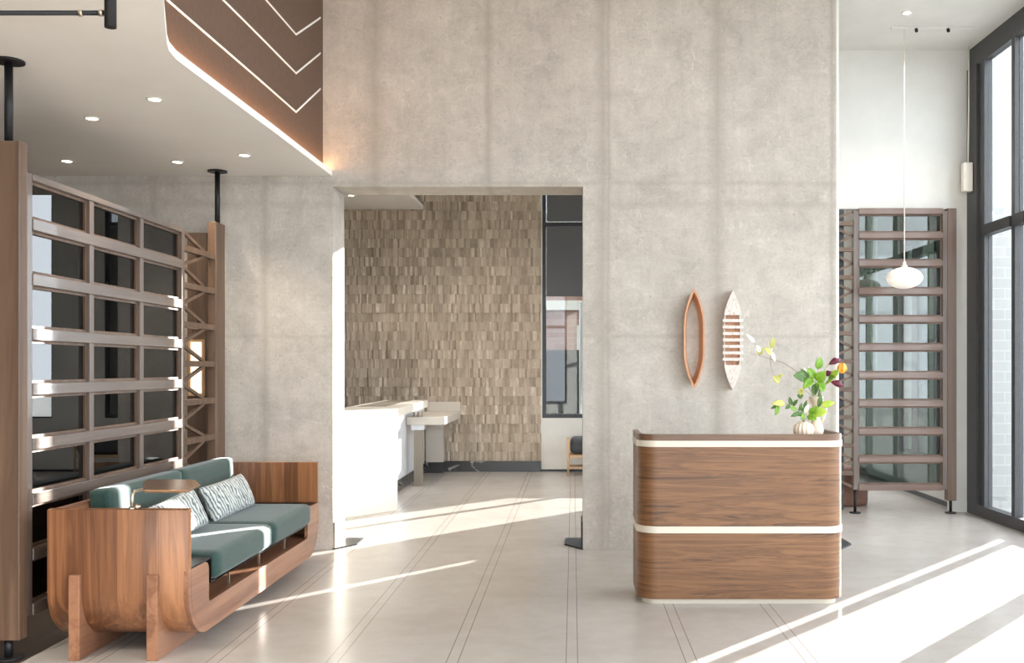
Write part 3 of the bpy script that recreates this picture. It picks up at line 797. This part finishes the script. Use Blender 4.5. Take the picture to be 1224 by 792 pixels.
# broad green leaves
sprig('leafy_stem', 'upright stem of broad bright green leaves in the middle of the tall vase', 'foliage',
      mouth(0, -.01)+[q(974, 462), q(976, 450), q(978, 440)],
      [(q(977, 441), q(980, 428), .042, M['leaf'], (.2, -1, .3)), (q(972, 452, 6.4), q(961, 463, 6.36), .044, M['leaf'], (0, -1, .5)),
       (q(976, 455, 6.4), q(985, 444, 6.36), .058, M['leaf'], (.3, -1, .4)), (q(977, 456, 6.4), q(984, 467, 6.36), .052, M['leaf'], (.2, -1, .6)),
       (q(975, 452, 6.4), q(966, 441, 6.40), .04, M['leaf'], (-.2, -1, .5)), (q(976, 458, 6.38), q(974, 471, 6.35), .04, M['leaf_dark'])])
sprig('leafy_stem', 'stem with a dull olive leaf leaning left out of the tall vase', 'foliage',
      mouth(-.02, -.01)+[q(966, 460), q(962, 452, 6.4)],
      [(q(964, 453, 6.4), q(950, 449, 6.38), .06, M['leaf_dark'], (-.2, -1, .6)), (q(966, 456, 6.4), q(958, 442, 6.42), .035, M['leaf_dark']),
       (q(963, 452, 6.42), q(962, 440, 6.45), .02, M['petal_pale']), (q(964, 452, 6.43), q(967, 439, 6.45), .02, M['petal_pale'])])
sprig('leafy_stem', 'stem of small lime green leaves leaning right out of the tall vase', 'foliage',
      mouth(.02)+[q(985, 460), q(992, 453), q(999, 448)],
      [(q(994, 452), q(1002, 443, 6.38), .04, M['leaf_lime']), (q(990, 455), q(997, 450, 6.37), .034, M['leaf']), (q(987, 458), q(994, 455, 6.38), .022, M['leaf_lime'])])
def calla(label, path, tip_px, ln=.09):
    t = thing('calla_lily', label, 'flower', path[0], 'burgundy calla lilies')
    stem(t, path, .003)
    b = path[-1]; d = (tip_px-b).normalized(); Lg = (tip_px-b).length
    a = d.cross(Vector((0, -1, 0))).normalized(); c = a.cross(d)
    vs = []; K, N = 9, 14
    for i in range(K+1):
        s_ = i/K
        for j in range(N):
            th = 2*PI*j/N
            rr = .004+.020*math.sin(PI*min(1, s_**.9*.62))*(1 if s_ < .75 else (1-(s_-.75)*2.6))
            ext = 1 if math.cos(th) > 0 else 1-.25*s_*abs(math.cos(th))
            vs.append(b+d*Lg*s_*ext+(a*math.cos(th)+c*math.sin(th))*max(.001, rr))
    mb = MB().add(vs, [(i*N+j, i*N+(j+1) % N, (i+1)*N+(j+1) % N, (i+1)*N+j) for i in range(K) for j in range(N)], True)
    link('spathe', mb, M['burgundy'], t)
    link('spadix', MB().tube([b+d*Lg*.2, b+d*Lg*.72], [.004, .003], 8), M['leaf_gold'], t)
calla('burgundy calla lily on the topmost stem, pointing up to the right', mouth(.015)+[q(981, 455), q(986, 441), q(991, 435)], q(1004, 428))
calla('dark burgundy calla lily in the middle, half hidden by green leaves', mouth(.012, .01)+[q(981, 460, 6.45), q(985, 452, 6.45), q(987, 449, 6.45)], q(994, 443, 6.45))
calla('burgundy calla lily on the lowest stem, drooping right beyond the wall edge', mouth(.02, .01)+[q(981, 465), q(988, 458), q(993, 456)], q(1008, 460))
tp_ = thing('tulip', 'orange flower on the right of the arrangement, above the lowest calla lily', 'flower', MI)
pth = mouth(.02, .02)+[q(985, 462, 6.48), q(996, 452, 6.5), q(1003, 446, 6.5)]
stem(tp_, pth, .0024)
fc = q(1006.5, 440, 6.5)
for j in range(6):
    th = j*PI/3; rr = .013+.003*(j % 2)
    b0 = fc+Vector((.004*math.cos(th), .004*math.sin(th), -.034)); b1 = fc+Vector((.012*math.cos(th), .012*math.sin(th), .036))
    add_leaf(tp_, b0, b1, .034, M['orange'], (math.cos(th), math.sin(th), 0), .45, 'petal')
link('flower_heart', MB().lathe([(.004, -.03), (.014, -.015), (.016, .005), (.011, .022), (.002, .028)], fc, 14), M['orange'], tp_)
yf = thing('yellow_flower', 'small yellow bloom hanging over the left rim of the tall vase', 'flower', MI)
stem(yf, mouth(-.025, -.01)+[q(962, 466, 6.4), q(958, 467, 6.38)], .002)
for j in range(6):
    th = j*PI/3+.3; c = q(957, 467, 6.37)
    add_leaf(yf, c, c+Vector((.022*math.cos(th), -.006, .026*math.sin(th)-.004)), .02, M['leaf_gold'], (0, -1, 0), .2, 'petal')
add_leaf(yf, q(956, 470, 6.37), q(957, 476, 6.36), .03, M['leaf_dark'])
# low sprigs in the ribbed vase
GM = Vector((gx, 6.33, WZ+.1)); GI = GM-Vector((0, 0, .02))
sprig('low_sprig', 'low grey green sprig spreading left from the ribbed vase', 'foliage',
      [GI, GM, q(955, 492, 6.31), q(947, 484, 6.3), q(937, 482, 6.29), q(926, 485, 6.28)],
      [(q(938, 482, 6.29), q(924, 482, 6.26), .034, M['leaf_gold']), (q(930, 484, 6.28), q(927, 495, 6.27), .026, M['leaf']), (q(928, 485, 6.28), q(922, 488, 6.27), .016, M['leaf_dark']),
       (q(946, 484, 6.3), q(944, 475, 6.3), .02, M['leaf_dark']), (q(948, 485, 6.3), q(953, 478, 6.3), .02, M['leaf_dark']), (q(944, 483, 6.3), q(939, 488, 6.29), .022, M['leaf_dark']),
       (q(952, 489, 6.3), q(945, 487, 6.28), .024, M['leaf']), (q(955, 492, 6.31), q(946, 497, 6.29), .024, M['leaf_dark']), (q(955, 491, 6.31), q(958, 482, 6.3), .018, M['leaf_dark'])])
sprig('low_sprig', 'low sprig of fine dark leaves in front of the tall vase neck', 'foliage',
      [GI, GM, q(962, 491, 6.32), q(960, 482, 6.33)],
      [(q(961, 494, 6.32), q(953, 496, 6.3), .024, M['leaf_dark']), (q(961, 492, 6.32), q(956, 485, 6.31), .018, M['leaf_dark']), (q(961, 488, 6.32), q(964, 479, 6.32), .016, M['leaf_dark']),
       (q(961, 494, 6.31), q(958, 501, 6.29), .024, M['leaf']), (q(962, 494, 6.31), q(966, 484, 6.31), .022, M['petal_pale'])])
sprig('low_sprig', 'low lime yellow leafed sprig leaning right from the ribbed vase', 'foliage',
      [GI, GM, q(968, 494, 6.3), q(976, 488, 6.29), q(982, 484, 6.28)],
      [(q(981, 484, 6.28), q(996, 481, 6.26), .036, M['leaf_lime']), (q(972, 494, 6.3), q(987, 492, 6.27), .055, M['leaf_lime'], (0, -1, .5)), (q(968, 495, 6.3), q(976, 486, 6.27), .04, M['leaf']),
       (q(966, 496, 6.3), q(975, 501, 6.27), .042, M['leaf']), (q(978, 486, 6.3), q(981, 472, 6.3), .026, M['leaf_dark'])])

# ------------------------------------------------------------------ canoes on the wall
def leafshape(W, H, n=22, p=1.25): # pointed outline (x,z), centre 0
    right = []
    for i in range(n+1):
        s_ = -1+2*i/n
        right.append((W/2*min(1, max(0, 1-abs(s_)**2.6)**(1.0)*1.06), s_*H/2))
    return right
def ring_mb(cx, cz, W, H, tk, y0, y1, tp=1.0):
    r = leafshape(W, H); out = [(cx+x, cz+z) for x, z in r]+[(cx-x, cz+z) for x, z in r[::-1][1:-1]]
    r2 = leafshape(W-2*tk, H-4.5*tk); inn = [(cx+x, cz+z) for x, z in r2]+[(cx-x, cz+z) for x, z in r2[::-1][1:-1]]
    n = len(out); mb = MB()
    vs = [(x, y0, z) for x, z in out]+[(cx+(x-cx)*tp, y1, cz+(z-cz)*(tp+1)/2) for x, z in out]+[(x, y0, z) for x, z in inn]+[(cx+(x-cx)*tp, y1, cz+(z-cz)*(tp+1)/2) for x, z in inn]
    fs = []
    for i in range(n):
        j = (i+1) % n
        fs += [(i, j, n+j, n+i), (2*n+i, 3*n+i, 3*n+j, 2*n+j), (i, 2*n+i, 2*n+j, j), (n+i, n+j, 3*n+j, 3*n+i)]
    return mb.add(vs, fs)
c1 = P(828, 405, WY0); c2 = P(874, 406.5, WY0)
tagged('wall_canoe', ring_mb(c1.x, c1.z, .168, .815, .014, WY0-.10, WY0-.001, .72), M['canoe_wood'],
       'open copper toned wooden canoe frame hung upright on the concrete wall', 'wall decoration', (c1.x, WY0, c1.z), 'canoes on the concrete wall', .002)
cn = thing('wall_canoe', 'worn white painted canoe with seven cross slats hung upright on the wall', 'wall decoration', (c2.x, WY0, c2.z), 'canoes on the concrete wall')
link('hull', ring_mb(c2.x, c2.z, .142, .80, .011, WY0-.066, WY0-.001), M['canoe_white'], cn)
link('hull_floor', MB().prism([(c2.x+x, c2.z+z) for x, z in leafshape(.136, .72)]+[(c2.x-x, c2.z+z) for x, z in leafshape(.136, .72)[::-1][1:-1]], 'y', WY0-.03, WY0-.012), M['canoe_wood'], cn, label='bare wood floor')
for s_ in (-1, 1):
    r = [p for p in leafshape(.160, .80, 60) if p[1] >= .195]
    pl = [(c2.x+x, c2.z+s_*z) for x, z in r]+[(c2.x-x, c2.z+s_*z) for x, z in r[::-1][1:]]
    link('deck', MB().prism(pl, 'y', WY0-.085, WY0-.074), M['canoe_white'], cn)
for k in range(7):
    zz = c2.z+.156-.052*k
    link('slat', MB().box((c2.x-.083, WY0-.088, zz-.0125), (c2.x+.083, WY0-.074, zz+.0125)), M['canoe_white'], cn, .002)

# ------------------------------------------------------------------ pendant, ceiling track, wall box
pc = P(1081, 332, 9.4)
pend = thing('pendant_lamp', 'white oval opal globe pendant on a thin white cord by the window', 'pendant lamp', (pc.x, 9.4, CZ))
link('globe', MB().lathe([(.168*math.cos(a), .103*math.sin(a)) for a in [-PI/2+PI*i/20*.999+.0005 for i in range(21)]], pc, 40), M['emit_globe'], pend)
link('cap', MB().lathe([(.03, .095), (.03, .115), (.018, .125), (.014, .15), (.006, .16)], pc, 20), M['whitegloss'], pend)
link('cord', MB().tube([pc+Vector((0, 0, .15)), (pc.x, 9.4, CZ-.02)], .0055, 8), M['whitegloss'], pend)
tr = thing('ceiling_track', 'slim white ceiling track with two small black heads above the pendant', 'track light', (3.45, 9.4, CZ))
link('track_bar', MB().box((3.03, 9.385, CZ-.022), (3.82, 9.415, CZ-.001)), M['white'], tr)
for px in (1095, 1133):
    xx = (px-VX)/F*9.4
    link('spot_head', MB().tube([(xx, 9.40, CZ-.02), (xx-.006, 9.37, CZ-.05)], .016, 12), M['iron'], tr)
wb = thing('wall_box', 'small white box with a thin conduit on the dark window post', 'control box', (3.97, 9.96, 3.25))
link('housing', MB().box((3.925, 9.92, 3.25), (4.02, 9.99, 3.54)), M['whitegloss'], wb, .008)
link('conduit', MB().tube([(3.985, 9.96, 3.54), (3.995, 9.97, 4.1), (4.0, 9.98, CZ-.002)], .008, 8), M['whitegloss'], wb)

# ------------------------------------------------------------------ black ceiling lamp, top left
k = 3.2
xc, zc0 = (132-VX)/F*k, CH+(VY-33)/F*k
bl = thing('suspended_lamp', 'black rod lamp with vertical cylinder hung under the mezzanine soffit', 'lamp', (xc, k, SZ))
link('cylinder', MB().tube([(xc, k, zc0), (xc, k, SZ)], .0185, 20), M['iron'], bl)
zr_ = CH+(VY-15.5)/F*k
ro = link('rod', MB().tube([(xc-1.6, k, zr_), (xc-.018, k, zr_)], .008, 14), M['iron'], bl)
for xx in ((97-VX)/F*k, (121-VX)/F*k):
    link('collar', MB().tube([(xx-.006, k, zr_), (xx+.006, k, zr_)], .0105, 14), M['nickel'], ro, label='bright metal collar')
link('hanger', MB().tube([(xc-1.5, k, zr_), (xc-1.5, k, SZ)], .006, 10), M['iron'], bl)

# ------------------------------------------------------------------ metal guards at the wall ends
def guard(label, x, sx, m='iron'):
    t = thing('jamb_guard', label, 'metal guard', (x, 8.2, 0), 'dark metal guards at the wall feet')
    link('floor_plate', MB().prism([(x, 7.99), (x+sx*.15, 8.22), (x+sx*.145, 8.50), (x, 8.51)], 'z', .0, .012), M['steel'], t)
    link('upright', MB().box((x, 8.02, .012), (x+sx*.012, 8.38, .22)), M[m], t)
guard('dark metal guard at the foot of the right side of the opening', OX1-.001, -1)
guard('metal guard at the sunlit foot of the left side of the opening', OX0+.001, 1, 'nickel')  # sunlight put into the colour: upright paler than on the other guards
guard('dark metal guard at the wall end peeping out behind the desk', 2.166, 1)

# ------------------------------------------------------------------ reception counter in the room beyond
ct = thing('reception_counter', 'tall white reception counter seen through the opening on the left', 'counter', (-2.4, 10.8, 0))
pl = [(-3.35, 9.72), (-2.235, 9.72), (-1.823, 10.25), (-1.90, 10.45), (-2.30, 9.95), (-3.35, 9.95)]
link('front_panel', MB().prism(pl, 'z', 0, .965), M['whitegloss'], ct)
link('counter_top', MB().prism([(-3.35, 9.71), (-2.23, 9.71), (-1.815, 10.245), (-1.90, 12.9), (-2.45, 12.9), (-2.42, 10.45), (-2.55, 10.05), (-3.35, 10.05)], 'z', .966, 1.056), M['whitegloss'], ct)
link('inset_strip', MB().prism([(-2.02, 10.7), (-2.08, 12.8), (-2.36, 12.8), (-2.34, 10.7)], 'z', 1.057, 1.060), M['taupe'], ct)
link('side_panel', MB().box((-2.16, 10.46, .14), (-2.085, 13.84, .965)), M['bluewhite'], ct)
link('marble_base', MB().box((-2.17, 10.46, 0), (-2.078, 13.84, .139)), M['marble'], ct)
ld = thing('low_desk', 'lower pale stone desk ledge against the stone wall beside the counter', 'desk', (-1.85, 13.2, 0))
link('slab', MB().box((-2.075, 12.3, .765), (-1.60, BY-.06, .862)), M['ledge'], ld, .003)
link('upstand', MB().box((-2.075, BY-.10, .863), (-1.60, BY-.058, .995)), M['ledge'], ld)
link('base_panel', MB().box((-2.075, 13.90, .15), (-1.83, BY-.06, .764)), M['ledge'], ld)
link('base_plinth', MB().box((-2.075, 13.89, 0), (-1.825, BY-.06, .149)), M['marble'], ld)
fl = MB().box((-1.99, 12.33, 0), (-1.885, 12.42, .70))
for j in range(4): fl.box((-1.985+.026*j, 12.322, .002), (-1.971+.026*j, 12.33, .70))
link('post', fl, M['taupe'], ld)
link('post_cap', MB().box((-2.02, 12.32, .701), (-1.86, 12.45, .764)), M['bluewhite'], ld)
for j in range(3):
    xx = -2.005+.052*j
    tagged('desk_card', MB().prism([(12.36, .8625), (12.44, .8625), (12.42, .925), (12.40, .925)], 'x', xx, xx+.012), M['taupe'],
           ['slim taupe card holder on the low desk ledge, nearest the counter', 'slim taupe card holder on the low desk ledge, middle of three', 'slim taupe card holder on the low desk ledge, farthest right of three'][j], 'card holder', (xx, 12.4, .8625), 'card holders on the low desk')

# bench under the far window
be = thing('bench', 'oak bench with charcoal padded seat under the far window', 'bench', (.5, 13.65, 0))
for xx in (-.085, 1.12):
    for yy in (13.43, 13.86):
        link('leg', MB().tube([(xx+.018, yy, 0), (xx+.018, yy, .5)], [.012, .019], 12), M['oak'], be)
    link('end_rail', MB().box((xx+.006, 13.45, .36), (xx+.032, 13.86, .40)), M['oak'], be)
link('seat_rail', MB().box((-.05, 13.42, .255), (1.125, 13.45, .29)).box((-.05, 13.84, .255), (1.125, 13.87, .29)), M['oak'], be)
link('lower_shelf', MB().box((-.05, 13.45, .10), (1.125, 13.84, .125)), M['oak'], be)
link('seat_pad', MB().box((-.04, 13.40, .30), (1.115, 13.88, .525)), M['leather'], be, .07, 5)

tagged('white_post', MB().tube([(.118, 14.75, -.13), (.118, 14.75, 2.46)], .028, 14).lathe([(.05, -.13), (.05, -.10)], (.118, 14.75, 0), 20), M['white'],
       'slim white post standing outside the far window', 'post', (.118, 14.75, -.13))
# round upholstered stool behind the right screen
tagged('round_ottoman', MB().lathe([(.24, 0), (.27, .01), (.275, .05), (.275, .33), (.26, .38), (.22, .40), (.02, .405)], (2.92, 10.74, 0), 48), M['terracotta'],
       'round brown upholstered ottoman on the floor behind the timber rung screen', 'ottoman', (2.92, 10.74, 0))

# ------------------------------------------------------------------ outside
struct('ground', MB().box((-30, -20, -.30), (45, 60, -.13)), M['paving'])
struct('wall_outside_brick', MB().box((4.18, 12.35, -.13), (7.0, 12.65, 6.5)), M['grey_brick'])
tagged('low_wall', MB().box((-4, 15.6, -.13), (1.05, 15.9, 1.70)).box((-4.02, 15.57, 1.70), (1.07, 15.93, 1.76)), M['ext_grey'],
       'grey low wall outside the far window', 'wall', (0, 15.7, -.13))
bd = thing('brick_building', 'pale red brick building across the street outside the far window', 'building', (-1, 26, -.13))
link('facade', MB().box((-9, 26, -.13), (6.0, 30, 5.2)), M['red_brick'], bd)
link('cornice', MB().box((-9.1, 25.8, 5.2), (6.1, 30.1, 5.5)), M['cream'], bd)
link('band_course', MB().box((-9.05, 25.9, 3.0), (6.05, 26, 3.25)), M['cream'], bd)
for xx in (-4.5, -2.2, .1, 2.4):
    w = link('window', MB().box((xx, 25.93, .9), (xx+1.2, 26.02, 2.6)), M['cream'], bd)
    link('pane', MB().box((xx+.08, 25.92, .98), (xx+1.12, 25.93, 2.52)), M['frame_dark'], w)

# ------------------------------------------------------------------ light
w = bpy.data.worlds.new('sky'); sc.world = w; w.use_nodes = True
bg = w.node_tree.nodes['Background']; bg.inputs[0].default_value = (.87, .925, 1.0, 1); bg.inputs[1].default_value = 2.5
K = .867; TAN = .20
sd = Vector((K, 1, TAN*math.hypot(K, 1))).normalized()
sl = bpy.data.lights.new('sun', 'SUN'); sl.energy = 13; sl.angle = .0045; sl.color = (1, .97, .925)
so_ = bpy.data.objects.new('sun', sl); COL.objects.link(so_); so_.rotation_euler = sd.to_track_quat('Z', 'Y').to_euler()
so_.location = (8, 16, 8)
def portal(loc, rot, sx, sy):
    l = bpy.data.lights.new('portal', 'AREA'); l.shape = 'RECTANGLE'; l.size = sx; l.size_y = sy; l.cycles.is_portal = True
    o = bpy.data.objects.new('portal', l); COL.objects.link(o); o.location = loc; o.rotation_euler = rot
portal((GX+.12, 3.1, 2.3), (0, PI/2, 0), 4.6, 14.2)
portal((0, YN-.25, 2.3), (PI/2, 0, 0), 8.0, 4.2)
portal((1.5, BY+.16, 2.4), (-PI/2, 0, 0), 4.0, 3.4)

# ------------------------------------------------------------------ camera
cd = bpy.data.cameras.new('camera'); cam = bpy.data.objects.new('camera', cd); COL.objects.link(cam)
cam.location = (0, 0, CH); cam.rotation_euler = (PI/2, 0, 0)
cd.sensor_width = 36; cd.lens = F/1224*36; cd.shift_x = -(VX-612)/1224; cd.shift_y = (VY-396)/1224
cd.clip_start = .05; cd.clip_end = 200
sc.camera = cam
sc.view_settings.view_transform = 'Standard'; sc.view_settings.look = 'None'
sc.view_settings.gamma = 1; sc.view_settings.use_curve_mapping = False; sc.view_settings.exposure = 1.58
c = sc.cycles
c.use_denoising = True; c.max_bounces = 12; c.diffuse_bounces = 6; c.glossy_bounces = 4; c.transparent_max_bounces = 16; c.transmission_bounces = 4
c.sample_clamp_indirect = 8; c.caustics_reflective = False; c.caustics_refractive = False
